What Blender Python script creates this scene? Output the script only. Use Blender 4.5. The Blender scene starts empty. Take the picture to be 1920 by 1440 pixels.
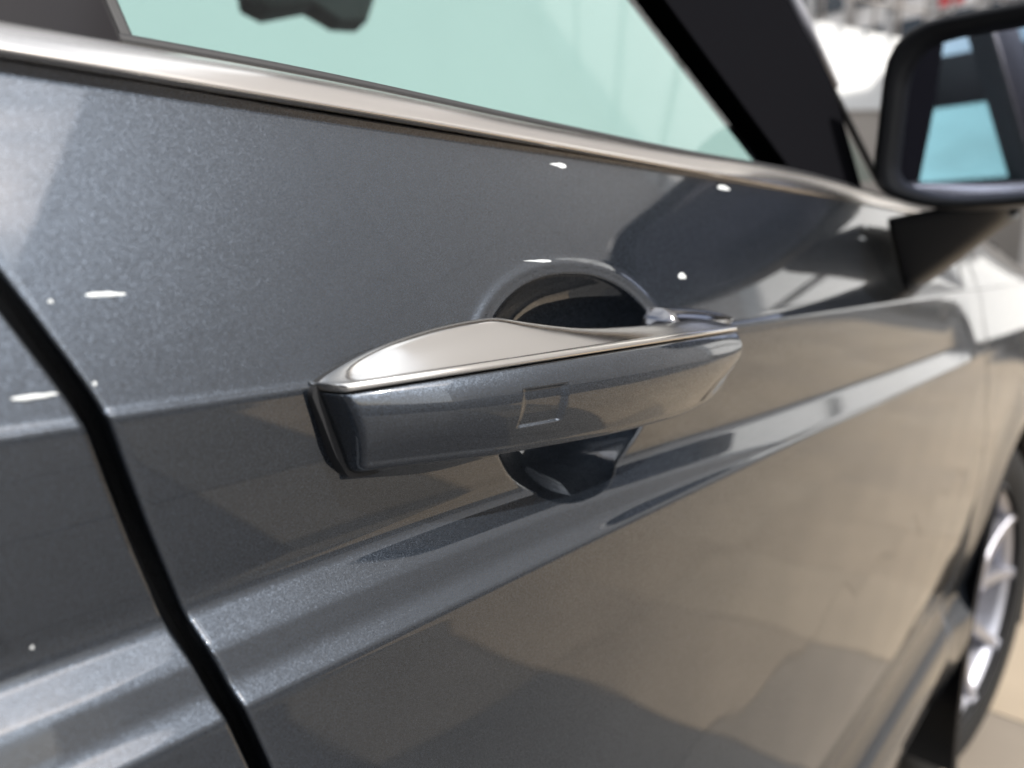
import bpy, math, random
import numpy as np
from mathutils import Vector, Matrix

sc = bpy.context.scene
rnd = random.Random(7)

# ------------------------------------------------------------------ camera
cam_d = bpy.data.cameras.new('camera')
cam = bpy.data.objects.new('camera', cam_d)
sc.collection.objects.link(cam)
sc.camera = cam
YAW, PITCH = math.radians(42.3), math.radians(9.7)
cam.location = (0.0, -0.17, 0.98)
fwd = Vector((math.cos(YAW)*math.cos(PITCH), math.sin(YAW)*math.cos(PITCH), -math.sin(PITCH)))
cam.rotation_euler = fwd.to_track_quat('-Z', 'Y').to_euler()
cam_d.sensor_width = 36.0
cam_d.lens = 25.0
cam_d.clip_start = 0.005
cam_d.clip_end = 500
cam_d.dof.use_dof = True
cam_d.dof.focus_distance = 0.235
cam_d.dof.aperture_fstop = 6.5

# ------------------------------------------------------------------ sky, sun, exposure
SUN = Vector((0.03, -0.67, 0.74)).normalized()       # towards the sun
elev = math.asin(SUN.z)
az = math.atan2(SUN.x, SUN.y)
world = bpy.data.worlds.new('World')
sc.world = world
world.use_nodes = True
wn = world.node_tree
bg = wn.nodes['Background']
sky = wn.nodes.new('ShaderNodeTexSky')
sky.sky_type = 'NISHITA'
sky.sun_disc = False
sky.sun_elevation = elev
sky.sun_rotation = az
sky.air_density = 1.0
sky.dust_density = 3.0
tcw = wn.nodes.new('ShaderNodeTexCoord')
mpw = wn.nodes.new('ShaderNodeMapping'); mpw.inputs['Scale'].default_value = (1.0, 1.0, 2.2)
cn = wn.nodes.new('ShaderNodeTexNoise'); cn.inputs['Scale'].default_value = 1.6; cn.inputs['Detail'].default_value = 4; cn.inputs['Roughness'].default_value = 0.55
cr = wn.nodes.new('ShaderNodeMapRange'); cr.interpolation_type = 'SMOOTHSTEP'
cr.inputs['From Min'].default_value = 0.30; cr.inputs['From Max'].default_value = 0.60
cmix = wn.nodes.new('ShaderNodeMix'); cmix.data_type = 'RGBA'
cmix.inputs[7].default_value = (8.0, 8.3, 8.7, 1)          # sunlit cloud, in the sky texture's own units
wn.links.new(tcw.outputs['Generated'], mpw.inputs[0]); wn.links.new(mpw.outputs[0], cn.inputs['Vector'])
wn.links.new(cn.outputs[0], cr.inputs[0]); wn.links.new(cr.outputs[0], cmix.inputs[0])
wn.links.new(sky.outputs[0], cmix.inputs[6]); wn.links.new(cmix.outputs[2], bg.inputs[0])
bg.inputs[1].default_value = 0.14
sun_d = bpy.data.lights.new('sun', 'SUN')
sun_d.energy = 4.6
sun_d.angle = math.radians(0.53)
sun_d.color = (1.0, 0.96, 0.91)
sun = bpy.data.objects.new('sun', sun_d)
sun.rotation_euler = SUN.to_track_quat('Z', 'Y').to_euler()
sun.location = SUN*30
sc.collection.objects.link(sun)
sc.view_settings.view_transform = 'Standard'
sc.view_settings.look = 'None'
sc.view_settings.exposure = 0.68
sc.view_settings.gamma = 1.0
sc.cycles.use_denoising = True
sc.cycles.max_bounces = 12
sc.cycles.transparent_max_bounces = 16
sc.cycles.caustics_reflective = False

# ------------------------------------------------------------------ helpers
def link(o, parent=None):
    sc.collection.objects.link(o)
    if parent is not None:
        o.parent = parent
    return o

def tag(o, label=None, cat=None, group=None, kind=None):
    if label: o['label'] = label
    if cat: o['category'] = cat
    if group: o['group'] = group
    if kind: o['kind'] = kind
    return o

def mesh_obj(name, V, F, mat, parent=None, smooth=True):
    me = bpy.data.meshes.new(name)
    me.from_pydata([tuple(map(float, v)) for v in V], [], [tuple(map(int, f)) for f in F])
    me.validate()
    if smooth:
        me.polygons.foreach_set('use_smooth', [True]*len(me.polygons))
    me.update()
    if mat is not None:
        me.materials.append(mat)
    return link(bpy.data.objects.new(name, me), parent)

def grid_faces(nr, nc, off=0, closed=False, flip=False):
    r = np.arange(nr-1)[:, None]
    ncc = nc if closed else nc-1
    c = np.arange(ncc)[None, :]
    a = off + r*nc + c
    b = off + r*nc + (c+1) % nc
    f = np.stack([a, b, b+nc, a+nc], -1).reshape(-1, 4)
    return f[:, ::-1] if flip else f

def grid_obj(name, P, mat, parent=None, closed=False, flip=False, caps=False):
    """P: (nr, nc, 3) array of points."""
    nr, nc = P.shape[:2]
    F = [tuple(f) for f in grid_faces(nr, nc, 0, closed, flip)]
    if caps:
        a = tuple(range(nc)); b = tuple(range((nr-1)*nc, nr*nc))
        F += [a if flip else a[::-1], b[::-1] if flip else b]
    return mesh_obj(name, P.reshape(-1, 3), F, mat, parent)

def box_data(x0, x1, y0, y1, z0, z1):
    V = [(x, y, z) for x in (x0, x1) for y in (y0, y1) for z in (z0, z1)]
    F = [(0, 1, 3, 2), (4, 6, 7, 5), (0, 4, 5, 1), (2, 3, 7, 6), (0, 2, 6, 4), (1, 5, 7, 3)]
    return V, F

def bevel(o, w, seg=3):
    m = o.modifiers.new('bevel', 'BEVEL'); m.width = w; m.segments = seg; m.limit_method = 'ANGLE'
    return o

def box_obj(name, b, mat, parent=None, bw=0.0):
    V, F = box_data(*b)
    o = mesh_obj(name, V, F, mat, parent, smooth=False)
    if bw: bevel(o, bw)
    return o

def prism_obj(name, pts, axis_vec, mat, parent=None, bw=0.0):
    """closed outline pts (3D) pushed along axis_vec."""
    n = len(pts)
    a = np.array(pts, float); b = a + np.array(axis_vec, float)
    V = np.vstack([a, b])
    F = [tuple(range(n))[::-1], tuple(range(n, 2*n))] + [(i, (i+1) % n, n+(i+1) % n, n+i) for i in range(n)]
    o = mesh_obj(name, V, F, mat, parent, smooth=False)
    if bw: bevel(o, bw)
    return o

def tube_obj(name, pts, rad, mat, parent=None, n=10):
    pts = np.array(pts, float); m = len(pts)
    rad = np.broadcast_to(np.array(rad, float), (m,))
    P = np.zeros((m, n, 3))
    for i in range(m):
        t = pts[min(i+1, m-1)] - pts[max(i-1, 0)]
        t /= np.linalg.norm(t)
        u = np.cross(t, (0, 0, 1.0))
        if np.linalg.norm(u) < 1e-3: u = np.cross(t, (0, 1.0, 0))
        u /= np.linalg.norm(u); v = np.cross(u, t)
        for k in range(n):
            a = 2*math.pi*k/n
            P[i, k] = pts[i] + rad[i]*(math.cos(a)*u + math.sin(a)*v)
    return grid_obj(name, P, mat, parent, closed=True, caps=True)

def interp(x, xs, ys):
    """smooth (monotone-ish cubic) interpolation through a table"""
    x = np.asarray(x, float); xs = np.array(xs, float); ys = np.array(ys, float)
    d = np.gradient(ys, xs)
    i = np.clip(np.searchsorted(xs, x)-1, 0, len(xs)-2)
    h = xs[i+1]-xs[i]; t = np.clip((x-xs[i])/h, 0, 1)
    return ((1+2*t)*(1-t)**2*ys[i] + t*(1-t)**2*h*d[i] + t*t*(3-2*t)*ys[i+1] + t*t*(t-1)*h*d[i+1])

def sstep(a, b, x):
    t = np.clip((np.asarray(x)-a)/(b-a), 0, 1)
    return t*t*(3-2*t)

# ------------------------------------------------------------------ materials
MATS = {}
def new_mat(name):
    m = bpy.data.materials.new(name); m.use_nodes = True
    nt = m.node_tree
    return m, nt, nt.nodes['Principled BSDF']

def N(nt, typ, **kw):
    n = nt.nodes.new(typ)
    for k, v in kw.items():
        if k.startswith('in_'):
            n.inputs[int(k[3:])].default_value = v
        else:
            setattr(n, k, v)
    return n

def plain(name, col, rough=0.5, metal=0.0, noise=0.0, nscale=40.0, bump=0.0, coat=0.0, spec=0.5):
    m, nt, p = new_mat(name)
    p.inputs['Base Color'].default_value = (*col, 1)
    p.inputs['Roughness'].default_value = rough
    p.inputs['Metallic'].default_value = metal
    p.inputs['Specular IOR Level'].default_value = spec
    p.inputs['Coat Weight'].default_value = coat
    p.inputs['Coat Roughness'].default_value = 0.03
    if noise or bump:
        tc = N(nt, 'ShaderNodeTexCoord')
        nz = N(nt, 'ShaderNodeTexNoise'); nz.inputs['Scale'].default_value = nscale; nz.inputs['Detail'].default_value = 6
        nt.links.new(tc.outputs['Object'], nz.inputs['Vector'])
        if noise:
            mx = N(nt, 'ShaderNodeMix', data_type='RGBA')
            mx.inputs[6].default_value = (*[c*(1-noise) for c in col], 1)
            mx.inputs[7].default_value = (*[min(1, c*(1+noise)) for c in col], 1)
            nt.links.new(nz.outputs[0], mx.inputs[0]); nt.links.new(mx.outputs[2], p.inputs['Base Color'])
        if bump:
            b = N(nt, 'ShaderNodeBump'); b.inputs['Strength'].default_value = 1.0; b.inputs['Distance'].default_value = bump
            nt.links.new(nz.outputs[0], b.inputs['Height']); nt.links.new(b.outputs[0], p.inputs['Normal'])
    return m

def make_paint(name, col):
    m, nt, p = new_mat(name)
    tc = N(nt, 'ShaderNodeTexCoord')
    # aluminium flake: every cell of a fine voronoi leans its own way under the clear coat
    vo = N(nt, 'ShaderNodeTexVoronoi'); vo.inputs['Scale'].default_value = 6200.0
    nt.links.new(tc.outputs['Object'], vo.inputs['Vector'])
    sub = N(nt, 'ShaderNodeVectorMath', operation='SUBTRACT'); sub.inputs[1].default_value = (0.5, 0.5, 0.5)
    nt.links.new(vo.outputs['Color'], sub.inputs[0])
    scl = N(nt, 'ShaderNodeVectorMath', operation='SCALE'); scl.inputs['Scale'].default_value = 0.36
    nt.links.new(sub.outputs[0], scl.inputs[0])
    geo = N(nt, 'ShaderNodeNewGeometry')
    add = N(nt, 'ShaderNodeVectorMath', operation='ADD')
    nt.links.new(geo.outputs['Normal'], add.inputs[0]); nt.links.new(scl.outputs[0], add.inputs[1])
    nrm = N(nt, 'ShaderNodeVectorMath', operation='NORMALIZE')
    nt.links.new(add.outputs[0], nrm.inputs[0])
    nt.links.new(nrm.outputs[0], p.inputs['Normal'])
    # each flake has its own brightness, with a slow drift of tone
    nz = N(nt, 'ShaderNodeTexNoise'); nz.inputs['Scale'].default_value = 9.0; nz.inputs['Detail'].default_value = 3
    nt.links.new(tc.outputs['Object'], nz.inputs['Vector'])
    sep = N(nt, 'ShaderNodeSeparateColor'); nt.links.new(vo.outputs['Color'], sep.inputs[0])
    pw = N(nt, 'ShaderNodeMath', operation='POWER'); pw.inputs[1].default_value = 3.0
    nt.links.new(sep.outputs[0], pw.inputs[0])
    ma = N(nt, 'ShaderNodeMath', operation='MULTIPLY_ADD'); ma.inputs[1].default_value = 2.2; ma.inputs[2].default_value = 0.5
    nt.links.new(pw.outputs[0], ma.inputs[0])
    mz = N(nt, 'ShaderNodeMath', operation='MULTIPLY_ADD'); mz.inputs[1].default_value = 0.25; mz.inputs[2].default_value = 0.875
    nt.links.new(nz.outputs[0], mz.inputs[0])
    mm = N(nt, 'ShaderNodeMath', operation='MULTIPLY'); nt.links.new(ma.outputs[0], mm.inputs[0]); nt.links.new(mz.outputs[0], mm.inputs[1])
    cs = N(nt, 'ShaderNodeVectorMath', operation='SCALE'); cs.inputs[0].default_value = col
    nt.links.new(mm.outputs[0], cs.inputs['Scale'])
    nt.links.new(cs.outputs[0], p.inputs['Base Color'])
    p.inputs['Metallic'].default_value = 0.9
    p.inputs['Roughness'].default_value = 0.36
    p.inputs['Coat Weight'].default_value = 1.0
    p.inputs['Coat IOR'].default_value = 1.85
    # clear coat with a trace of orange peel
    op = N(nt, 'ShaderNodeTexNoise'); op.inputs['Scale'].default_value = 420.0; op.inputs['Detail'].default_value = 1
    nt.links.new(tc.outputs['Object'], op.inputs['Vector'])
    bp = N(nt, 'ShaderNodeBump'); bp.inputs['Strength'].default_value = 1.0; bp.inputs['Distance'].default_value = 0.0000022
    nt.links.new(op.outputs[0], bp.inputs['Height'])
    nt.links.new(bp.outputs[0], p.inputs['Coat Normal'])
    sm = N(nt, 'ShaderNodeTexNoise'); sm.inputs['Scale'].default_value = 22.0; sm.inputs['Detail'].default_value = 6
    nt.links.new(tc.outputs['Object'], sm.inputs['Vector'])
    sr = N(nt, 'ShaderNodeMapRange'); sr.inputs['From Min'].default_value = 0.45; sr.inputs['From Max'].default_value = 0.75
    sr.inputs['To Min'].default_value = 0.012; sr.inputs['To Max'].default_value = 0.09
    nt.links.new(sm.outputs[0], sr.inputs[0]); nt.links.new(sr.outputs[0], p.inputs['Coat Roughness'])
    return m

PAINT = make_paint('gunmetal_paint', (0.023, 0.030, 0.041))

def make_metal(name, col, rough, streak=0.0):
    m, nt, p = new_mat(name)
    p.inputs['Metallic'].default_value = 1.0
    p.inputs['Base Color'].default_value = (*col, 1)
    tc = N(nt, 'ShaderNodeTexCoord')
    mp = N(nt, 'ShaderNodeMapping'); mp.inputs['Scale'].default_value = (18, 120, 120)
    nz = N(nt, 'ShaderNodeTexNoise'); nz.inputs['Scale'].default_value = 1.0; nz.inputs['Detail'].default_value = 5
    nt.links.new(tc.outputs['Object'], mp.inputs[0]); nt.links.new(mp.outputs[0], nz.inputs['Vector'])
    mr = N(nt, 'ShaderNodeMapRange'); mr.inputs['From Min'].default_value = 0.3; mr.inputs['From Max'].default_value = 0.75
    mr.inputs['To Min'].default_value = rough; mr.inputs['To Max'].default_value = rough+streak
    nt.links.new(nz.outputs[0], mr.inputs[0]); nt.links.new(mr.outputs[0], p.inputs['Roughness'])
    return m

CHROME = make_metal('champagne_chrome', (0.70, 0.665, 0.62), 0.11, 0.08)
TRIM = make_metal('satin_champagne_trim', (0.80, 0.75, 0.70), 0.15, 0.08)
DARKCHROME = make_metal('dark_chrome', (0.22, 0.215, 0.22), 0.08, 0.05)
RUBBER = plain('black_rubber', (0.008, 0.008, 0.009), 0.65, noise=0.3, nscale=300, bump=0.00002)
GLOSSBLACK = plain('gloss_black', (0.006, 0.006, 0.007), 0.25, spec=0.25)
FRAMEBLACK = plain('frame_black', (0.005, 0.005, 0.006), 0.6, spec=0.0)
PIANO = plain('pillar_black', (0.010, 0.009, 0.010), 0.12, spec=0.22)
PLASTIC = plain('mirror_plastic', (0.006, 0.006, 0.007), 0.42, spec=0.30, noise=0.25, nscale=500, bump=0.00003)
CABIN = plain('cabin_black', (0.006, 0.006, 0.006), 0.9, noise=0.3, nscale=60)
TYRE = plain('tyre_rubber', (0.009, 0.009, 0.009), 0.75, spec=0.25, noise=0.4, nscale=60, bump=0.0005)
ALLOY = plain('silver_alloy', (0.42, 0.42, 0.46), 0.38, metal=0.85, noise=0.06, nscale=30, coat=0.4)
ALLOYDARK = plain('dark_alloy', (0.09, 0.09, 0.10), 0.4, metal=0.6, noise=0.1, nscale=30)
STEEL = plain('brake_steel', (0.35, 0.34, 0.33), 0.4, metal=0.9, noise=0.2, nscale=90)

def make_glass(name, tint):
    m = bpy.data.materials.new(name); m.use_nodes = True
    nt = m.node_tree
    nt.nodes.remove(nt.nodes['Principled BSDF'])
    out = nt.nodes['Material Output']
    tr = N(nt, 'ShaderNodeBsdfTransparent'); tr.inputs[0].default_value = (*tint, 1)
    gl = N(nt, 'ShaderNodeBsdfGlossy'); gl.inputs['Roughness'].default_value = 0.0
    fr = N(nt, 'ShaderNodeFresnel')
    gm = N(nt, 'ShaderNodeNewGeometry')                       # a thin sheet reflects alike from both sides
    ir = N(nt, 'ShaderNodeMapRange'); ir.inputs['To Min'].default_value = 1.38; ir.inputs['To Max'].default_value = 1/1.38
    nt.links.new(gm.outputs['Backfacing'], ir.inputs[0]); nt.links.new(ir.outputs[0], fr.inputs[0])
    tc = N(nt, 'ShaderNodeTexCoord')
    nz = N(nt, 'ShaderNodeTexNoise'); nz.inputs['Scale'].default_value = 3.0
    nt.links.new(tc.outputs['Object'], nz.inputs['Vector'])
    bp = N(nt, 'ShaderNodeBump'); bp.inputs['Distance'].default_value = 0.00002
    nt.links.new(nz.outputs[0], bp.inputs['Height']); nt.links.new(bp.outputs[0], gl.inputs['Normal'])
    mx = N(nt, 'ShaderNodeMixShader')
    nt.links.new(fr.outputs[0], mx.inputs[0]); nt.links.new(tr.outputs[0], mx.inputs[1]); nt.links.new(gl.outputs[0], mx.inputs[2])
    nt.links.new(mx.outputs[0], out.inputs['Surface'])
    return m
GLASS = make_glass('green_tinted_glass', (0.63, 0.82, 0.82))
SHIELD = make_glass('windshield_glass', (0.78, 0.93, 0.89))
MIRRORGLASS = plain('blue_mirror_glass', (0.60, 0.62, 0.74), 0.01, metal=1.0, noise=0.01, nscale=5)

SLABS = []
for k_, c_ in enumerate([(0.245, 0.197, 0.142), (0.26, 0.212, 0.155), (0.225, 0.182, 0.134), (0.115, 0.104, 0.090), (0.072, 0.071, 0.070), (0.045, 0.047, 0.053), (0.165, 0.14, 0.112)]):
    m_ = plain('beige_slab', c_, 0.6, noise=0.38, nscale=2.6, bump=0.0006)
    SLABS.append(m_)
ASPHALT = plain('asphalt', (0.055, 0.056, 0.060), 0.85, noise=0.35, nscale=60, bump=0.003)
GROUT = plain('sandy_bed', (0.15, 0.12, 0.09), 0.9, noise=0.3, nscale=30, bump=0.002)
PALE = plain('pale_render', (0.40, 0.40, 0.40), 0.85, noise=0.03, nscale=2.0)
WHITE = plain('white_render', (0.86, 0.86, 0.84), 0.85, noise=0.03, nscale=2.0)
TILE = plain('beige_wall_tile', (0.80, 0.74, 0.68), 0.5, noise=0.08, nscale=3.0)
TILE2 = plain('beige_wall_tile_b', (0.77, 0.71, 0.65), 0.5, noise=0.08, nscale=3.0)
JOINT = plain('wall_joint', (0.22, 0.19, 0.17), 0.9, noise=0.2, nscale=20)
DARKGREY = plain('added_building_grey', (0.13, 0.13, 0.135), 0.85, noise=0.1, nscale=1.5)
GREYWALL = plain('grey_plinth', (0.42, 0.38, 0.34), 0.8, noise=0.1, nscale=2.0)
WINDOWDARK = plain('dark_window', (0.03, 0.035, 0.04), 0.06, noise=0.2, nscale=1.0)
STUCCO = plain('tan_stucco', (0.50, 0.43, 0.36), 0.85, noise=0.08, nscale=2.5)
POSTM = plain('rail_paint', (0.34, 0.30, 0.27), 0.4, noise=0.05, nscale=8)
RAIL = plain('rail_white', (0.42, 0.39, 0.36), 0.4, noise=0.05, nscale=8)
REDSIGN = plain('red_sign', (0.55, 0.05, 0.05), 0.5, noise=0.1, nscale=5)

# ================================================================== SETTING
g = box_obj('ground', (-60, 80, -60, 60, -0.2, -0.012), GROUT)
tag(g, kind='structure')
rd = box_obj('road', (-60, 80, -60, 60, -0.15, -0.009), ASPHALT)
tag(rd, kind='structure')
pv = box_obj('pavement', (-2.31, 8.91, -2.44, 3.19, -0.1, -0.006), GROUT)
tag(pv, kind='structure')
S = 0.51
V, F = box_data(0.0015, S-0.0015, 0.0015, S-0.0015, -0.02, 0.0)
slab_me = []
for m in SLABS:
    me = bpy.data.meshes.new('slab'); me.from_pydata(V, [], F); me.materials.append(m); me.update(); slab_me.append(me)
def pick_slab(x):                          # beige stone ahead; photographer's shade painted into the slabs behind, mixed between
    t = (x-0.45+rnd.uniform(-0.22, 0.22))/1.0
    return 5 if t < 0 else (4 if t < 0.25 else 3 if t < 0.5 else 6 if t < 0.75 else 2 if t < 1.0 else rnd.choice((0, 1, 2)))
for i in range(22):
    for j in range(11):
        o = bpy.data.objects.new('slab', slab_me[pick_slab(-2.31+i*S)])
        o.location = (-2.31 + i*S, -2.43 + j*S, rnd.uniform(-0.001, 0.001))
        link(o, pv)

# ================================================================== CAR BODY SURFACE
car = tag(link(bpy.data.objects.new('car', None)), 'dark grey metallic car with champagne window trim seen close along its side', 'car')

FEND_END = 2.3
def x_rear(z):    # trailing edge of the front door (shut line)
    return interp(z, [0.30, 0.55, 0.70, 0.8419, 0.8789, 0.8971, 0.9169, 0.9335, 0.9478, 0.966, 0.9818, 1.0035, 1.025],
                  [0.135, 0.118, 0.104, 0.0836, 0.0727, 0.0673, 0.0613, 0.0568, 0.0530, 0.0450, 0.0373, 0.0255, 0.013])
def x_front(z):   # leading edge of the front door
    return interp(z, [0.30, 0.45, 0.55, 0.68, 0.80, 0.90, 0.95, 1.03], [1.06, 1.08, 1.13, 1.17, 1.135, 1.075, 1.05, 1.03])

# arclength rows of the body profile, top edge to sill
def bez(p0, p1, p2, n):
    t = np.linspace(0, 1, n)[:, None]
    return (1-t)**2*p0 + 2*t*(1-t)*p1 + t*t*p2

def profile(x):
    """(outward, height) points of the door skin at station x, belt to sill."""
    k = 1.0 - float(sstep(0.90, 1.01, x))           # the sculpted pocket fades before the front edge
    zA = float(interp(x, [-1.2, 0.05, 0.22, 0.42, 0.77, 1.0, 1.6, 2.3], [1.0118, 1.0228, 1.0252, 1.0266, 1.028, 1.0262, 0.99, 0.93]))
    oA = float(interp(x, [-1.2, 0.0, 0.9, 1.6, 2.3], [-0.026, -0.0275, -0.029, -0.05, -0.12]))
    C1 = np.array([0.0, 0.9462])
    zS = float(interp(x, [-1.2, 0.0, 0.20, 0.27, 0.46, 0.60, 2.3], [0.884, 0.8825, 0.8832, 0.8810, 0.8715, 0.8690, 0.8690]))
    oS = float(interp(x, [-1.2, 0.0, 0.20, 0.27, 0.46, 0.60, 2.3], [0.0, 0.0, 0.0, 0.001, 0.0055, 0.007, 0.007]))
    wd = float(sstep(0.22, 0.50, x)); zV = zS + 0.0082 + 0.0050*wd; oV = oS - 0.0074 - 0.0055*wd
    hg = 0.0014 + 0.0150*float(sstep(0.33, 0.80, x))*k
    zC3 = float(interp(x, [-1.2, 0.0, 0.4, 0.9, 2.3], [0.868, 0.867, 0.868, 0.861, 0.855]))
    zC3 = min(zC3, zS-0.0035)
    A = np.array([oA, zA])
    Vv = np.array([oV, zV]); Sv = np.array([oS, zS]); C3 = np.array([0.0082, zC3])
    if k < 1:                                       # flatten towards the plain curve C1 -> C3
        def flat(p):
            t = (0.9462-p[1])/(0.9462-zC3)
            return np.array([0.0 + 0.0082*t + 0.003*math.sin(math.pi*t), p[1]])
        Vv = k*Vv + (1-k)*flat(Vv); Sv = k*Sv + (1-k)*flat(Sv)
    L1 = np.array([0.002, 0.60]); L2 = np.array([-0.012, 0.505]); L3 = np.array([0.004, 0.470]); L4 = np.array([-0.03, 0.32])
    out = []
    def toward(a, b, d):
        v = b-a; l = np.linalg.norm(v); return a + v*min(d/l, 0.45)
    # belt -> C1, crowned
    Gp = C1 + np.array([-hg, hg*0.95])
    a1 = toward(C1, Gp, 0.0014)
    ctrl = np.array([-0.0045, 0.988])
    ga = toward(Gp, A, 0.35*hg+0.0006); gb_ = toward(Gp, C1, 0.4*hg)
    out.append(bez(A, 0.5*(A+ga)+np.array([0.0022, 0.0]), ga, 64)[:-1])
    out.append(bez(ga, Gp, gb_, 8)[:-1])
    out.append(np.linspace(gb_, a1, 5)[:-1])
    b1 = toward(C1, Vv, 0.0026)
    out.append(bez(a1, C1, b1, 12)[:-1])
    a2 = toward(Vv, C1, 0.006); b2 = toward(Vv, Sv, 0.0032)
    mid = 0.5*(b1+a2)+np.array([0.0012*k, 0])
    out.append(bez(b1, mid, a2, 44)[:-1])
    out.append(bez(a2, Vv, b2, 16)[:-1])
    a3 = toward(Sv, Vv, 0.0014); b3 = toward(Sv, C3, 0.0020)
    out.append(np.linspace(b2, a3, 10)[:-1])
    out.append(bez(a3, Sv, b3, 10)[:-1])
    Fl = Sv + (C3-Sv)*0.66 + np.array([-0.0017, -0.0004])*k*min(1, (zS-zC3)/0.014)   # the band flares just before its edge
    a4 = toward(C3, Fl, 0.0016); b4 = toward(C3, L1, 0.004)
    out.append(np.linspace(b3, Sv+(Fl-Sv)*0.8, 10)[:-1])
    out.append(bez(Sv+(Fl-Sv)*0.8, Fl, Fl+(C3-Fl)*0.35, 6)[:-1])
    out.append(np.linspace(Fl+(C3-Fl)*0.35, a4, 4)[:-1])
    out.append(bez(a4, C3, b4, 10)[:-1])
    out.append(bez(b4, np.array([0.0115, 0.72]), L1, 60)[:-1])
    out.append(bez(L1, 0.5*(L1+L2)+np.array([0.002, -.006]), L2, 16)[:-1])
    out.append(bez(L2, np.array([-0.010, 0.487]), L3, 12)[:-1])
    out.append(bez(L3, np.array([0.016, 0.42]), L4, 16))
    return np.vstack(out)

# bowl pressed into the door behind the handle
BX, BZ, BRX, BRZ, BD = 0.2320, 0.9300, 0.0640, 0.0465, 0.023
def bowl(x, z, o):
    """skin offset o with the finger cup pressed into it"""
    low = sstep(0.940, 0.905, z) if np.ndim(z) else float(sstep(0.940, 0.905, z))
    r = (np.abs((x-BX-0.004*low)/(BRX-0.0090*low))**2.2 + np.abs((z-BZ)/(BRZ+0.0005*low))**2.2)**(1/2.2)
    rim = interp(z, [0.860, 0.878, 0.892, 0.915, 0.946, 0.985], [0.003, 0.000, -0.0045, -0.004, -0.001, -0.0105])
    cup = rim - BD*(1-r**3.6)
    cup = np.where(r < 1.5, cup, 1.0)
    kk = 0.0011
    h = np.clip(0.5+0.5*(o-cup)/kk, 0, 1)
    m = o*(1-h)+cup*h - kk*h*(1-h)
    return m + 0.0010*np.exp(-((r-1.07)/0.032)**2)*sstep(0.925, 0.945, z)

prof_cache = {}
def body_grid(stations, x_of):
    """x_of(s, z) gives x at station s; body points as (rows, stations, 3)."""
    cols = []
    for s in stations:
        # two passes so that slanted edges keep the profile of their own x
        p = profile(x_of(s, 0.9))
        xs = x_of(s, p[:, 1])
        cols.append((xs, p))
    P = np.zeros((len(cols[0][1]), len(stations), 3))
    for j, (xs, p) in enumerate(cols):
        zz_ = p[:, 1]
        wav = 0.00022*np.sin(31*xs+17*zz_+1.3*np.sin(23*zz_))+0.00016*np.sin(57*xs-43*zz_+2.0)+0.00012*np.sin(88*zz_+21*xs)   # pressed sheet is never quite flat
        o = bowl(xs, zz_, p[:, 0] + 0.55*wav*sstep(0.855, 0.80, zz_)*sstep(0.52, 0.62, zz_))
        P[:, j, 0] = xs; P[:, j, 1] = -o; P[:, j, 2] = p[:, 1]
    return P

def roll_edge(P, side, r=0.0013, depth=0.016):
    """hem the first / last column: a rounded fold, then a flange into the body"""
    j = 0 if side < 0 else -1
    E = P[:, j].copy()
    add = []
    for a in np.linspace(0, math.pi/2, 7)[1:]:
        c = E.copy(); c[:, 0] += side*r*math.sin(a); c[:, 1] += r*(1-math.cos(a)); add.append(c)
    c = add[-1].copy(); c[:, 1] += depth; add.append(c)
    A = np.stack(add, 1)
    return np.concatenate([A[:, ::-1], P], 1) if side < 0 else np.concatenate([P, A], 1)

def roll_top(P, r=0.0018, depth=0.02):
    E = P[0].copy(); add = []
    for a in np.linspace(0, math.pi/2, 6)[1:]:
        c = E.copy(); c[:, 2] += r*math.sin(a); c[:, 1] += r*(1-math.cos(a)); add.append(c)
    c = add[-1].copy(); c[:, 1] += depth; add.append(c)
    return np.concatenate([np.stack(add, 0)[::-1], P], 0)

# front door: fine columns round the bowl
st = np.concatenate([np.arange(0.0, 0.085, 0.0016), np.arange(0.085, 0.235, 0.0007), np.arange(0.235, 0.42, 0.0025), np.arange(0.42, 1.0, 0.006)])
st = np.append(st, 1.0)
def xo_front(s, z):
    xr = x_rear(z) + 0.0013; xf = x_front(z) - 0.0022
    if s < 0.6:
        w = max(0.0, 1-s/0.10)                       # straight stations after the slanted edge
        w = w*w*(3-2*w)
        base = 0.062 + s*0.98
        return base + w*(xr-0.062) if w > 0 else base + 0*z
    w = (s-0.6)/0.4
    return (1-w)*(0.062+0.6*0.98) + w*xf + 0*z
P = body_grid(st, xo_front)
P = roll_edge(P, -1); P = roll_edge(P, 1); P = roll_top(P)
front_door = grid_obj('front_door', P, PAINT, car)

# rear door
st = np.concatenate([np.linspace(-1.15, -0.25, 50)[:-1], np.linspace(-0.25, 0.0, 90)])
def xo_rear(s, z):
    xe = x_rear(z) - 0.0052
    w = float(np.clip((s+0.12)/0.12, 0, 1)); w = w*w*(3-2*w)
    return (s+0.06)*(1-w) + w*xe + (0*z)
P = body_grid(st, xo_rear)
P[..., 1] += 0.0012; P[..., 2] -= 0.0014
P = roll_edge(P, 1); P = roll_top(P)
rear_door = grid_obj('rear_door', P, PAINT, car)

# front wing, cut by the wheel arch
WC = (1.535, 0.335); AR = 0.372
st = np.linspace(0, 1, 150)
def xo_wing(s, z):
    xs = x_front(z) + 0.0022
    return (1-s)*xs + s*FEND_END
P = body_grid(st, xo_wing)
P[..., 1] += 1.6*np.clip(P[..., 0]-1.62, 0, None)**2
P = roll_edge(P, -1)
nr, nc = P.shape[:2]
r = np.hypot(P[..., 0]-WC[0], P[..., 2]-WC[1])
# slight flare round the arch
P[..., 1] -= 0.010*np.exp(-((r-AR)/0.05)**2)*(P[..., 2] > 0.3)
F = [f for f in grid_faces(nr, nc) if min(r.reshape(-1)[f]) > AR]
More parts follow.
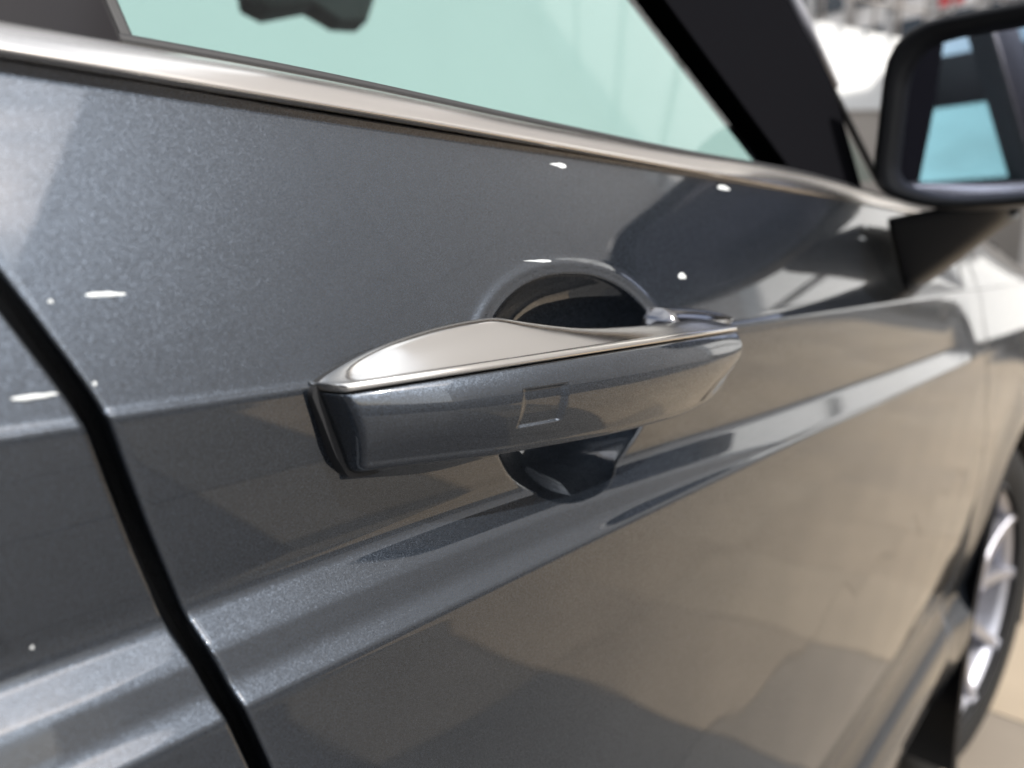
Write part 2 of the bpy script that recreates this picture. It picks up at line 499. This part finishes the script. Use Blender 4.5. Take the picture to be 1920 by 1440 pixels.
# pull vertices next to the hole onto the arch
used = np.zeros(nr*nc, bool)
cnt = np.zeros(nr*nc, int)
for f in F: cnt[f] += 1
Pf = P.reshape(-1, 3)
rr = r.reshape(-1)
sel = (cnt > 0) & (cnt < 4) & (rr < AR+0.035)
dx = Pf[sel, 0]-WC[0]; dz = Pf[sel, 2]-WC[1]; l = np.hypot(dx, dz)
Pf[sel, 0] = WC[0]+dx/l*AR; Pf[sel, 2] = WC[1]+dz/l*AR
mesh_obj('front_wing', Pf, F, PAINT, car)
# arch lip and liner
an = np.linspace(math.radians(-25), math.radians(205), 70)
lip = np.zeros((70, 6, 3))
for i, a in enumerate(an):
    for j, (dr, yy) in enumerate([(0.006, -0.014), (0.0, -0.018), (-0.010, -0.016), (-0.014, -0.008), (-0.014, 0.05), (-0.012, 0.30)]):
        lip[i, j] = (WC[0]+(AR+dr)*math.cos(a), yy, WC[1]+(AR+dr)*math.sin(a))
grid_obj('wheel_arch', lip, GLOSSBLACK, car)

# dark body structure behind the gaps
prism_obj('door_seal', [(-0.08, 0.020, 0.30), (0.19, 0.020, 0.30), (0.145, 0.020, 0.85), (0.13, 0.020, 0.95), (0.08, 0.024, 0.99), (-0.08, 0.024, 0.99)], (0, 0.01, 0), RUBBER, car)
box_obj('front_seal', (0.98, 1.24, 0.022, 0.030, 0.32, 0.99), RUBBER, car)
tube_obj('belt_seal', [(x, 0.035, float(interp(x, [-1.2, 0.05, 0.22, 0.42, 0.77, 1.0], [1.018, 1.0265, 1.0285, 1.0297, 1.031, 1.03]))) for x in np.linspace(-1.1, 1.0, 40)], 0.006, RUBBER, car)
# sill
box_obj('sill', (-1.2, 1.05, 0.03, 0.16, 0.27, 0.335), GLOSSBLACK, car, 0.02)

# ------------------------------------------------------------------ sun glints on the paint, modelled as raised white flecks
FLECK = plain('painted_glint', (0.55, 0.57, 0.57), 0.6, noise=0.08, nscale=900)
def skin_y(x, z):
    p = profile(x)[::-1]
    return -float(bowl(np.array(x), np.array(z), np.interp(z, p[:, 1], p[:, 0])))
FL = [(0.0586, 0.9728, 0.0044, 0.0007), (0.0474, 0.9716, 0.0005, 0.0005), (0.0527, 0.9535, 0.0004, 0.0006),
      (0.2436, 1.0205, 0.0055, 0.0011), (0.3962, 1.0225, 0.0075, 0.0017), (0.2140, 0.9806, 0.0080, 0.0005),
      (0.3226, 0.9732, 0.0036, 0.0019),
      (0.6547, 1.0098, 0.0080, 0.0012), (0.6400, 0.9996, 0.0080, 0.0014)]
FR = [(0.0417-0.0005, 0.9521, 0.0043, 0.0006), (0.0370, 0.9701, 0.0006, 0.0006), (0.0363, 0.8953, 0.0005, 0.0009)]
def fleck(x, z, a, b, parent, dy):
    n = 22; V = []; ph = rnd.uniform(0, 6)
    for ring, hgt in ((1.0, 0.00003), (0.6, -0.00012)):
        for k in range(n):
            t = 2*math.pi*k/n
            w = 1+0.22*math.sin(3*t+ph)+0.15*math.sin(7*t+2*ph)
            taper = 0.55+0.45*math.cos(t)                       # thinner to the rear
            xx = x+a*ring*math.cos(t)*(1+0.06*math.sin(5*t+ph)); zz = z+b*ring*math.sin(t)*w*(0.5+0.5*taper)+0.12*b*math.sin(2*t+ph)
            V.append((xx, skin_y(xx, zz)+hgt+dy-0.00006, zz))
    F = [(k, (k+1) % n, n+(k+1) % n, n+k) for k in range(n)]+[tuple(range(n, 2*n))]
    mesh_obj('glint_fleck', V, F, FLECK, parent)
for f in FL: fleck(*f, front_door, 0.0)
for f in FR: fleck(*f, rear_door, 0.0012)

# ------------------------------------------------------------------ belt trim
xs = np.concatenate([np.linspace(-1.1, 0.0, 40)[:-1], np.linspace(0, 0.90, 160)])
zb = interp(xs, [-1.2, 0.05, 0.22, 0.42, 0.77, 0.92], [1.0138, 1.0250, 1.0270, 1.0280, 1.0294, 1.0308])
zt = interp(xs, [-1.2, 0.054, 0.12, 0.24, 0.34, 0.54, 0.69, 0.80, 0.92], [1.024, 1.0348, 1.0370, 1.0378, 1.0388, 1.0430, 1.0410, 1.0385, 1.0340])
ob = interp(xs, [-1.2, 0.0, 0.92], [-0.0225, -0.0235, -0.0255]); ot = np.full_like(xs, -0.045)
ot = interp(xs, [-1.2, 0.6, 0.92], [-0.0325, -0.0325, -0.031])
P = np.zeros((13, len(xs), 3))
def trow(k, o, z): P[k, :, 0] = xs; P[k, :, 1] = -o; P[k, :, 2] = z
trow(0, ob-0.012, zb-0.0002); trow(1, ob-0.001, zb)
h = zt-zb
for k, (fo, fz) in enumerate([(0.03, 0.03), (0.07, 0.07), (0.075, 0.12), (0.02, 0.19), (-0.10, 0.30), (-0.26, 0.45), (-0.44, 0.61), (-0.64, 0.77), (-0.84, 0.91)]):
    trow(2+k, ob + (ob-ot)*fo, zb + h*fz)
trow(11, ot, zt); trow(12, ot-0.004, zt-0.001)
grid_obj('belt_trim', P[:, ::-1], TRIM, car, flip=True)
tube_obj('window_seal', [(x, -float(o)+0.0025, float(z)+0.0004) for x, o, z in zip(xs[::3], ot[::3], zt[::3])], 0.0022, RUBBER, car, n=8)

# ------------------------------------------------------------------ glass house
def gy(z): return 0.038 + (z-1.04)*0.36 + 0.10*max(0, z-1.25)**1.6   # side window leans in
def ghouse(pts, th, name, mat, n=10, bw=0.0, off=0.0, skew=0.0):
    """flat-ish panel of the glass house given as (x, z) outline, leaning with the window"""
    outer = [(x, gy(z)+off, z) for x, z in pts]
    return prism_obj(name, outer, (skew, th, -th*0.2), mat, car, bw)

# front side window (quad strip so that it bends)
rows = np.linspace(1.030, 1.46, 14)
P = np.zeros((14, 2, 3))
for i, z in enumerate(rows):
    xb = 0.085 - (z-1.04)*0.30
    xa = 0.56 - max(0, z-1.04)*1.40
    P[i, 0] = (xb-0.01, gy(z)+0.004, z); P[i, 1] = (max(xa, xb)+0.03, gy(z)+0.004, z)
side_window = grid_obj('side_window', P, GLASS, car)
P2 = P.copy()
for i, z in enumerate(rows):
    P2[i, 0] = (-0.95 + (z-1.04)*0.9, gy(z)+0.004, z); P2[i, 1] = (-0.01 - (z-1.04)*0.30, gy(z)+0.004, z)
grid_obj('rear_side_window', P2, GLASS, car)
# B pillar: gloss black outer cover with window channel
ghouse([(-0.045, 1.028), (0.0772, 1.034), (0.0772-0.42*0.20, 1.46), (-0.045-0.42*0.30, 1.46)], 0.03, 'pillar_cover', PIANO, bw=0.0015, off=-0.003)
ghouse([(0.0774, 1.034), (0.0812, 1.034), (0.0812-0.42*0.20, 1.46), (0.0774-0.42*0.20, 1.46)], 0.03, 'window_channel', RUBBER, bw=0.001, off=-0.001)
# A pillar: black frame of the door window and mirror triangle
ghouse([(0.5148, 1.0475), (0.47, 1.0400), (0.68, 1.0370), (0.6875, 1.1403), (0.6331, 1.1976), (0.374, 1.47), (-0.06, 1.47), (0.3938, 1.1324)], 0.04, 'pillar_frame', FRAMEBLACK, bw=0.004, off=-0.004, skew=0.075)
# rail over the door windows
ghouse([(0.30, 1.43), (0.30, 1.49), (-1.1, 1.46), (-1.1, 1.40)], 0.05, 'roof_rail', FRAMEBLACK, bw=0.006, off=-0.006)
# body-coloured A pillar beside the windscreen with bright drip moulding
tube_obj('drip_moulding', [(0.70, 0.072, 1.136), (0.648, 0.092, 1.197), (0.52, 0.128, 1.325), (0.37, 0.19, 1.485)], [0.005, 0.0065, 0.0065, 0.0065], ALLOY, car, n=10)
# windscreen
nv, nu = 12, 20
P = np.zeros((nv, nu, 3))
for i in range(nv):
    t = i/(nv-1)
    for j in range(nu):
        s = j/(nu-1)*2-1                      # -1 near side .. 1 far side
        ysid = 0.062 + t*0.14
        yy = 0.90 + s*(0.90-ysid)
        bow = (1-s*s)
        P[i, j] = (0.80 + 0.26*bow - t*(0.44+0.10*bow), yy, 1.062 + 0.03*bow + t*(0.418))
windshield = grid_obj('windshield', P, SHIELD, car)
tube_obj('windshield_seal', [(0.80, 0.058, 1.064), (0.70, 0.082, 1.150), (0.52, 0.138, 1.330), (0.37, 0.196, 1.478)], 0.0035, RUBBER, car, n=8)
# roof
P = np.zeros((14, 16, 3))
for i in range(14):
    t = i/13
    for j in range(16):
        s = j/15*2-1
        P[i, j] = (0.27 + 0.12*(1-s*s)*(1-t) - t*1.5, 0.90 + s*0.66, 1.475 + 0.035*(1-s*s) + 0.02*math.sin(math.pi*t))
grid_obj('roof', P, PAINT, car)
P2 = P.copy(); P2[..., 2] -= 0.02
grid_obj('headliner', P2, CABIN, car, flip=True)
# far side of the cabin
box_obj('far_door', (-1.1, 1.1, 1.72, 1.80, 0.35, 1.03), CABIN, car, 0.02)
box_obj('dashboard', (0.72, 1.12, 0.14, 1.70, 0.55, 1.04), CABIN, car, 0.05)
box_obj('cabin_floor', (-1.2, 1.1, 0.06, 1.75, 0.25, 0.34), CABIN, car, 0.02)
def far(name, pts, mat=None):
    return prism_obj(name, [(x, 1.76-(z-1.03)*0.36, z) for x, z in pts], (0, 0.04, 0), mat or CABIN, car)
far('far_pillar', [(0.92, 1.03), (1.0, 1.03), (0.30, 1.47), (0.22, 1.47)])
far('far_middle_pillar', [(-0.16, 1.03), (-0.02, 1.03), (-0.12, 1.47), (-0.26, 1.47)])
far('far_rail', [(0.30, 1.42), (0.30, 1.50), (-1.55, 1.46), (-1.55, 1.36)])
far('far_rear_pillar', [(-1.55, 1.03), (-0.98, 1.03), (-0.90, 1.10), (-0.80, 1.30), (-0.76, 1.39), (-1.55, 1.40)])
box_obj('rear_shelf', (-1.62, -1.57, 0.10, 1.75, 0.35, 0.98), CABIN, car)
op = np.array([(0.24, 1.06), (1.30, 1.06), (1.18, 1.31), (0.33, 1.31)])
ring_i = []
for i_ in range(4):                                       # rounded opening of the rear screen
    p_, a_, b_ = op[i_], op[i_-1], op[(i_+1) % 4]
    pa_ = p_+(a_-p_)/np.linalg.norm(a_-p_)*0.06; pb_ = p_+(b_-p_)/np.linalg.norm(b_-p_)*0.06
    for t_ in np.linspace(0, 1, 7): ring_i.append((1-t_)**2*pa_+2*t_*(1-t_)*p_+t_*t_*pb_)
ring_i = np.array(ring_i); cc_ = ring_i.mean(0)
ring_o = cc_+(ring_i-cc_)*np.array([1.75, 2.3])
L_ = [np.stack([np.full(len(q_), x_), q_[:, 0], q_[:, 1]], -1) for q_, x_ in ((ring_i, -1.55), (ring_o, -1.55), (ring_o, -1.61), (ring_i, -1.61), (ring_i, -1.55))]
grid_obj('rear_frame', np.array(L_), CABIN, car, closed=True)
prism_obj('rear_screen', [(-1.60, 0.22, 1.06), (-1.60, 1.32, 1.06), (-1.60, 1.20, 1.31), (-1.60, 0.31, 1.31)], (-0.004, 0, 0), SHIELD, car)
# inside mirror hanging from the windscreen
mr = prism_obj('rear_view_mirror', [(0.47, 0.70, 1.335), (0.475, 0.70, 1.298), (0.52, 0.73, 1.302), (0.60, 0.75, 1.335), (0.66, 0.77, 1.331), (0.73, 0.80, 1.350), (0.75, 0.80, 1.40), (0.5, 0.70, 1.40)], (0.02, 0.06, 0.0), CABIN, car, 0.006)

# bonnet
P = np.zeros((30, 24, 3))
for i in range(30):
    x = 1.10 + i/29*1.2
    for j in range(24):
        s = j/23*2-1
        e = float(interp(x, [1.0, 1.6, 2.3], [0.045, 0.065, 0.135]))
        zz = float(interp(x, [1.0, 1.6, 2.3], [1.035, 1.005, 0.945]))
        e += 1.6*max(0.0, x-1.62)**2
        P[i, j] = (x, 0.90 + s*(0.90-e), zz + 0.05*(1-abs(s)**3.0))
grid_obj('bonnet', P, PAINT, car)

# ------------------------------------------------------------------ wheel
def make_wheel(cx, cy, cz, R=0.335, W=0.215):
    wheel = link(bpy.data.objects.new('wheel', None), car)
    prof = [(0.235, 0.012), (0.245, 0.004), (0.27, -0.004), (0.305, -0.003), (0.325, 0.012), (0.334, 0.03), (0.335, 0.06), (0.335, W-0.06), (0.334, W-0.03), (0.325, W-0.012), (0.30, W), (0.235, W-0.01)]
    n = 96
    T = np.zeros((n+1, len(prof), 3))
    for i in range(n+1):
        a = 2*math.pi*i/n
        for j, (rr, yy) in enumerate(prof):
            T[i, j] = (cx+rr*math.cos(a), cy+yy, cz+rr*math.sin(a))
    grid_obj('tyre', T, TYRE, wheel)
    pr = [(0.238, 0.002), (0.243, 0.006), (0.240, 0.012), (0.228, 0.016), (0.222, 0.03), (0.215, 0.12), (0.225, 0.2)]
    T = np.zeros((n+1, len(pr), 3))
    for i in range(n+1):
        a = 2*math.pi*i/n
        for j, (rr, yy) in enumerate(pr):
            T[i, j] = (cx+rr*math.cos(a), cy+yy, cz+rr*math.sin(a))
    grid_obj('rim', T, ALLOY, wheel)
    # twin spokes
    for k in range(5):
        for sgn in (-1, 1):
            a0 = 2*math.pi*k/5 + math.radians(17)
            a1 = a0 + sgn*math.radians(17)
            p0 = np.array((0.05*math.cos(a0), 0.05*math.sin(a0))); p1 = np.array((0.234*math.cos(a1), 0.234*math.sin(a1)))
            d = (p1-p0)/np.linalg.norm(p1-p0); nn = np.array((-d[1], d[0]))
            V = []
            for t in np.linspace(0, 1, 6):
                c = p0+(p1-p0)*t; w = 0.017-0.006*t; yo = 0.012+0.020*(1-t)*t*2 - 0.004*t
                for (ww, yy) in ((-w, yo+0.03), (-w*0.8, yo), (w*0.8, yo), (w, yo+0.03)):
                    V.append((cx+c[0]+nn[0]*ww, cy+yy, cz+c[1]+nn[1]*ww))
            F = []
            for i in range(5):
                for j in range(4):
                    F.append((i*4+j, i*4+(j+1) % 4, (i+1)*4+(j+1) % 4, (i+1)*4+j))
            F += [(0, 1, 2, 3), (20, 23, 22, 21)]
            bevel(mesh_obj('spoke', V, F, ALLOY, wheel, smooth=False), 0.003, 2)
    def disc(name, r0, y0, y1, mat):
        T = np.zeros((49, 4, 3))
        for i in range(49):
            a = 2*math.pi*i/48
            for j, (rr, yy) in enumerate([(0.0, y0), (r0*0.9, y0), (r0, y0+0.004), (r0, y1)]):
                T[i, j] = (cx+rr*math.cos(a), cy+yy, cz+rr*math.sin(a))
        grid_obj(name, T, mat, wheel)
    disc('hub_cap', 0.055, 0.016, 0.06, ALLOY)
    disc('brake_disc', 0.165, 0.085, 0.11, STEEL)
    disc('wheel_back', 0.222, 0.15, 0.16, CABIN)
    return wheel
wh = make_wheel(WC[0], 0.022, 0.335)
ca = math.radians(-8.0); cpt = Vector((WC[0], 0.12, 0))
wh.rotation_euler = (0, 0, ca); wh.location = cpt - Matrix.Rotation(ca, 3, 'Z') @ cpt

# ------------------------------------------------------------------ door mirror
door_mirror = link(bpy.data.objects.new('door_mirror', None), car)
def rrect(pts, rad, n=6):
    """round the corners of a polygon (2D)"""
    out = []
    m = len(pts)
    for i in range(m):
        p = np.array(pts[i], float); a = np.array(pts[i-1], float); b = np.array(pts[(i+1) % m], float)
        r_ = rad[i] if hasattr(rad, '__len__') else rad
        pa = p+(a-p)/np.linalg.norm(a-p)*r_; pb = p+(b-p)/np.linalg.norm(b-p)*r_
        for t in np.linspace(0, 1, n):
            out.append((1-t)**2*pa+2*t*(1-t)*p+t*t*pb)
    return np.array(out)
MX = 0.645
outl = rrect([(0.022, 1.040), (0.017, 1.166), (-0.205, 1.160), (-0.225, 1.050), (-0.10, 1.020), (-0.020, 1.022)], [0.018, 0.040, 0.045, 0.04, 0.05, 0.025])
ctr = outl.mean(0)
T = []
TILT = 0.05                                                   # rear face turned towards the driver
for dx, sc_ in [(0.016, 0.815), (0.012, 0.825), (0.004, 0.87), (0.0, 0.925), (0.001, 0.975), (0.006, 0.995), (0.014, 1.0), (0.045, 0.995), (0.08, 0.93), (0.105, 0.80), (0.12, 0.55), (0.126, 0.05)]:
    q = ctr+(outl-ctr)*sc_
    T.append(np.stack([MX+dx + (q[:, 0]-ctr[0])*TILT + (q[:, 1]-ctr[1])*-0.045, q[:, 0], q[:, 1]], -1))
grid_obj('housing', np.array(T), PLASTIC, door_mirror, closed=True, flip=True)
q = ctr+(outl-ctr)*0.83
gv = np.stack([MX+0.0145+(q[:, 0]-ctr[0])*TILT+(q[:, 1]-ctr[1])*-0.045, q[:, 0], q[:, 1]], -1)
mesh_obj('mirror_glass', gv, [tuple(range(len(gv)))], MIRRORGLASS, door_mirror, smooth=False)
# stalk: foot on the door skin, rising to the head
secs = []
for t in np.linspace(0, 1, 14):
    y = 0.012 - 0.080*t**1.1
    xt = 0.672+0.012*t; xb = 0.752-0.035*t; xe = 0.86-0.075*t
    zb2 = 0.954+0.062*t**1.25; zt2 = 1.018+0.014*t
    q = rrect([(xt, zt2), (xe-0.02, zt2), (xe, zt2-0.015), (xe-0.04, zb2), (xb, zb2)], 0.014, 6)
    secs.append(np.stack([q[:, 0], np.full(len(q), y), q[:, 1]], -1))
grid_obj('stalk', np.array(secs), PLASTIC, door_mirror, closed=True, caps=True)

# ------------------------------------------------------------------ door handle
handle = link(bpy.data.objects.new('door_handle', None), car)
HX0, HX1 = 0.1060, 0.3185
def persp_z(z03, o): return 0.98-(0.98-z03)*(0.17-o)/0.14
def oR(x):
    base = interp(x, [0.1000, 0.125, 0.16, 0.21, 0.27, 0.3185], [0.0085, 0.0170, 0.0255, 0.0310, 0.0310, 0.0262])
    e0 = np.clip((x-HX0)/0.0042, 0, 1); e1 = np.clip((HX1-x)/0.0085, 0, 1)
    return base*(1-(1-e0)**2.2)**0.5*(1-0.8*(1-(1-(1-e1)**2.2)**0.5))
def zR(x):
    return persp_z(0.9495, interp(x, [0.1000, 0.125, 0.16, 0.21, 0.27, 0.3185], [0.0085, 0.0170, 0.0255, 0.0310, 0.0310, 0.0262]))
def zB(x):
    z = interp(x, [0.1000, 0.1095, 0.1334, 0.168, 0.2316, 0.270, 0.293, 0.306, 0.314, 0.3185],
               [0.9205, 0.9206, 0.9202, 0.9190, 0.9168, 0.9166, 0.9188, 0.9232, 0.9292, 0.9365])
    return z
def oB(x):
    base = interp(x, [0.1000, 0.125, 0.16, 0.21, 0.27, 0.3185], [0.0062, 0.0130, 0.0215, 0.0275, 0.0275, 0.0235])
    e0 = np.clip((x-HX0)/0.0042, 0, 1); e1 = np.clip((HX1-x)/0.0085, 0, 1)
    return base*(1-(1-e0)**2.2)**0.5*(1-0.8*(1-(1-(1-e1)**2.2)**0.5))
XT = [0.1060, 0.1085, 0.1125, 0.1240, 0.1427, 0.1600, 0.1690, 0.1800, 0.2030, 0.2300, 0.2640, 0.2880, 0.3185]
ZT = [0.9460, 0.9480, 0.9503, 0.9548, 0.9592, 0.9614, 0.9618, 0.9602, 0.9570, 0.9555, 0.9548, 0.9546, 0.9518]
OT = [0.0000, 0.0010, 0.0020, 0.0030, 0.0040, 0.0060, 0.0075, 0.0110, 0.0160, 0.0180, 0.0180, 0.0160, 0.0080]
def zT(x): return interp(x, XT, ZT)
def oT(x): return interp(x, XT, OT)

xs = np.unique(np.concatenate([HX0+0.006*np.linspace(0, 1, 14)**2, np.linspace(HX0+0.006, HX1-0.0085, 230), HX1-0.0085*np.linspace(0, 1, 14)**2]))
def shear(x, z):           # rear end is cut on a slant
    w = np.clip(1-(x-HX0)/0.05, 0, 1)
    return x + w*0.0075*np.clip((0.9450-z)/0.022, -0.2, 1.2)
# chrome upper: inner edge -> crown -> rolled outer edge
rowsC = []
zr, orr, zt_, ot_ = zR(xs), oR(xs), zT(xs), oT(xs)
def crow(o, z, lst): lst.append(np.stack([shear(xs, z), -o, z], -1))
crow(ot_-0.003, zt_-0.007, rowsC)
crow(ot_-0.001, zt_-0.002, rowsC)
for f in np.linspace(0, 1, 26):
    o = ot_ + (orr-0.0016-ot_)*f
    bul = (0.0008+0.0008*sstep(0.190, 0.165, xs)*sstep(0.108, 0.125, xs))*math.sin(math.pi*f**0.55)*np.clip((orr-ot_)/0.012, 0, 1)
    z = zt_ + (zr+0.0026-zt_)*f + bul
    if f == 0: z = z-0.0003
    crow(o, z, rowsC)
for a in np.linspace(0.25, 1.5, 7):
    crow(orr-0.0016+0.0016*np.sin(a), zr+0.0010+0.0016*np.cos(a), rowsC)
crow(orr, zr+0.00035, rowsC)
crow(orr-0.003, zr+0.0001, rowsC)
grid_obj('chrome_strip', np.array(rowsC), CHROME, handle, flip=True)
# painted face with the stamped square sensor field
rowsP = []
zb_, ob_ = zB(xs), oB(xs)
crow(orr-0.004, zr-0.0004, rowsP)
crow(orr-0.0009, zr-0.0004, rowsP); crow(orr-0.0003, zr-0.0007, rowsP)
ztop = zr-0.0012
SQX, SQZ, SQW, SQH = 0.1705, 0.9352, 0.0092, 0.0066
for f in np.linspace(0, 1, 90):
    o = orr + (ob_-orr)*f + 0.0040*np.sin(math.pi*f**0.85)*np.clip(orr/0.02, 0, 1)
    z = ztop + (zb_+0.0035-ztop)*f
    d = np.maximum(np.abs(xs-SQX)/SQW, np.abs(z-SQZ)/SQH)
    px = np.clip((1-np.abs(xs-SQX)/SQW)*SQW/0.0013, 0, 1); pz = np.clip((1-np.abs(z-SQZ)/SQH)*SQH/0.0012, 0, 1)
    rec = np.minimum(px, pz); rec = rec*rec*(3-2*rec)
    crow(o-0.0013*rec, z, rowsP)
o_end = ob_; 
for a in np.linspace(0.15, 1.45, 8):
    crow(o_end-0.0045*(1-np.cos(a)), zb_+0.0035-0.0035*np.sin(a), rowsP)
# underside: to the door on the rear part, to the grip's back on the rest
inn = interp(xs, [0.1000, 0.15, 0.185, 0.21, 0.30, 0.3185], [-0.004, -0.004, 0.000, 0.0075, 0.0075, 0.002])
dz_ = interp(xs, [0.1000, 0.15, 0.19, 0.24, 0.3185], [0.0035, 0.0085, 0.0060, -0.0010, -0.001])
for f in (0.25, 0.5, 0.75, 0.93, 1.0):
    o0 = ob_-0.0045; crow(np.where(o0 > inn, o0+(inn-o0)*f, o0), zb_-dz_*f, rowsP)
for f in (0.1, 0.4, 0.7, 1.0):
    crow(inn+(ot_-0.003-inn)*f-0.001*f, zb_-dz_+(zt_-0.004-(zb_-dz_))*f, rowsP)
grid_obj('grip', np.array(rowsP), PAINT, handle, flip=True)
# black gasket under the rear foot and along its edge
gk = []
for (xx, zz) in [(0.1036, 0.9448), (0.1056, 0.9474), (0.114, 0.9505), (0.126, 0.9540), (0.145, 0.9570), (0.150, 0.9210), (0.150, 0.9190), (0.1210, 0.9178), (0.1145, 0.9186), (0.1105, 0.926), (0.1065, 0.937)]:
    gk.append((xx, zz))
gk = rrect(gk, 0.0015, 4)
pts = [(x, 0.004, z) for x, z in gk]
gasket = prism_obj('gasket', pts, (0, -0.0062, 0), RUBBER, handle)
# fixed lock cap in front of the grip
rows_ = []
for t in np.linspace(0, 1, 26):
    x = 0.284 + 0.078*t
    w = (1-t**2.2)
    e = min(1.0, t/0.03)
    zc = 0.9500+0.0020*(1-t)
    hh = 0.0068*w+0.0010; oo = (0.0095*w+0.001)*(0.85+0.15*e)
    rows_.append([(x, 0.012, zc+hh*1.0), (x, -oo*0.25, zc+hh*0.98), (x, -oo*0.62, zc+hh*0.72), (x, -oo*0.92, zc+hh*0.28), (x, -oo, zc-hh*0.15), (x, -oo*0.9, zc-hh*1.1), (x, 0.012, zc-hh*1.6)])
grid_obj('lock_cap', np.array(rows_), DARKCHROME, handle, caps=True)

# ================================================================== SURROUNDINGS
# white side wall beyond the car
w = box_obj('white_wall', (-7, 6.7, 2.75, 2.95, -0.01, 5.6), PALE)
tag(w, 'plain white rendered wall seen pale green through the car window', 'wall')

# unseen grey building, added to darken what the door mirror reflects
gb = link(bpy.data.objects.new('added_grey_building', None))
tag(gb, 'unseen plain grey building added behind the car to darken its mirror', 'building')
box_obj('wall', (-13, -9, -11, -0.8, -0.01, 7.5), DARKGREY, gb)  # body of the added grey building
for k in range(5):
    for fl in range(2):
        wv = box_obj('window', (-8.998, -8.96, -10.4+k*1.9, -9.2+k*1.9, 1.2+fl*3.0, 2.9+fl*3.0), WINDOWDARK, gb)
        box_obj('sill', (-8.998, -8.88, -10.5+k*1.9, -9.1+k*1.9, 1.1+fl*3.0, 1.195+fl*3.0), GREYWALL, wv)
# ramp with white parapet, balustrade and tan building to the front
par = link(bpy.data.objects.new('ramp_parapet', None))
tag(par, 'sloping white ramp parapet on a grey plinth beyond the windshield pillar', 'parapet')
def wallquad(name, p0, p1, z00, z01, z10, z11, th, mat, parent):
    d = Vector((p1[0]-p0[0], p1[1]-p0[1], 0)).normalized(); nrm = Vector((-d.y, d.x, 0))*th
    return prism_obj(name, [(p0[0], p0[1], z00), (p1[0], p1[1], z10), (p1[0], p1[1], z11), (p0[0], p0[1], z01)], (nrm.x, nrm.y, 0), mat, parent)
A0, A1 = (9.3, 4.6), (12.5, 1.4)
wallquad('plinth', A0, A1, -0.01, 3.0, -0.01, 3.05, 0.3, GREYWALL, par)
wallquad('parapet_wall', (9.25, 4.6), (12.45, 1.4), 3.0, 4.35, 3.05, 3.62, 0.4, WHITE, par)
bal = link(bpy.data.objects.new('balustrade', None))
tag(bal, 'metal balustrade of slim posts and rails on top of the ramp parapet', 'railing')
def pt(t, z): return (9.2+3.2*t, 4.55-3.2*t, z)
def ztop_(t): return 4.35+(3.62-4.35)*t
for k in range(14):
    t = k/13
    tube_obj('post', [pt(t, ztop_(t)), pt(t, ztop_(t)+1.0)], 0.022, POSTM, bal, n=8)
for hgt in (0.35, 0.7, 1.0):
    tube_obj('rail', [pt(0, ztop_(0)+hgt), pt(1, ztop_(1)+hgt)], 0.018 if hgt < 1 else 0.035, POSTM, bal, n=8)

rp = link(bpy.data.objects.new('added_ramp', None))  # added out of view, turned to the sun to brighten the ledge reflection
tag(rp, 'unseen white striped ramp added ahead of the car to brighten its door crease', 'ramp')
q0, q1 = (8.5, -0.4), (14.6, -5.6)
for k in range(5):
    z0 = 0.6+k*1.75; dz = 0.7
    wallquad('added_flight', q0, q1, z0-dz/2, z0+1.55-dz/2, z0+dz/2, z0+1.55+dz/2, 0.3, WHITE, rp)
qm = (11.4, -2.87)
for k in range(5, 9):
    z0 = 0.6+k*1.75
    wallquad('added_flight', qm, q1, z0, z0+1.55, z0+0.38, z0+1.93, 0.3, WHITE, rp)
for k in range(6):
    t = k/5; px_, py_ = q0[0]+(q1[0]-q0[0])*t+0.2, q0[1]+(q1[1]-q0[1])*t+0.65
    tube_obj('added_column', [(px_, py_, 0.0), (px_, py_, 8.6 if t < 0.45 else 15.6)], 0.2, GREYWALL, rp, n=10)
tb = link(bpy.data.objects.new('tan_building', None))
tag(tb, 'tall tan panelled building with dark windows behind the balustrade', 'building')
FX = 15.0
box_obj('wall', (FX+0.04, FX+6, -81, 9, -0.01, 40), JOINT, tb)
tw, thh = 6.0, 2.0
V, F = box_data(0, 0.04, 0.012, tw-0.012, 0.010, thh-0.010)
tmes = []
for m in (TILE, TILE2):
    me = bpy.data.meshes.new('panel'); me.from_pydata(V, [], F); me.materials.append(m); me.update(); tmes.append(me)
for r_ in range(20):
    for c_ in range(15):
        o = bpy.data.objects.new('panel', tmes[rnd.random() < .4])
        o.location = (FX-rnd.uniform(0, .006), -81.0+c_*tw, r_*thh)
        link(o, tb)
for fl in range(2):
    for k in range(11):
        y0 = 0.6+k*0.72
        z0 = 3.4+fl*2.3
        wv = box_obj('window', (FX-0.05, FX-0.008, y0, y0+0.50, z0, z0+1.9), WINDOWDARK, tb)
        box_obj('transom', (FX-0.07, FX-0.052, y0, y0+0.50, z0+1.25, z0+1.32), RAIL, wv)
        box_obj('pilaster', (FX-0.16, FX-0.009, y0+0.53, y0+0.69, z0-0.2, z0+2.05), RAIL, tb)
sg = prism_obj('red_sign', [(13.8, 3.05, 5.05), (13.8, 2.70, 5.05), (13.8, 2.70, 5.55), (13.8, 3.05, 5.55)], (0.04, 0, 0), REDSIGN)
tag(sg, 'small blurred red sign panel above the balustrade', 'sign')
print('objects', len(bpy.data.objects))
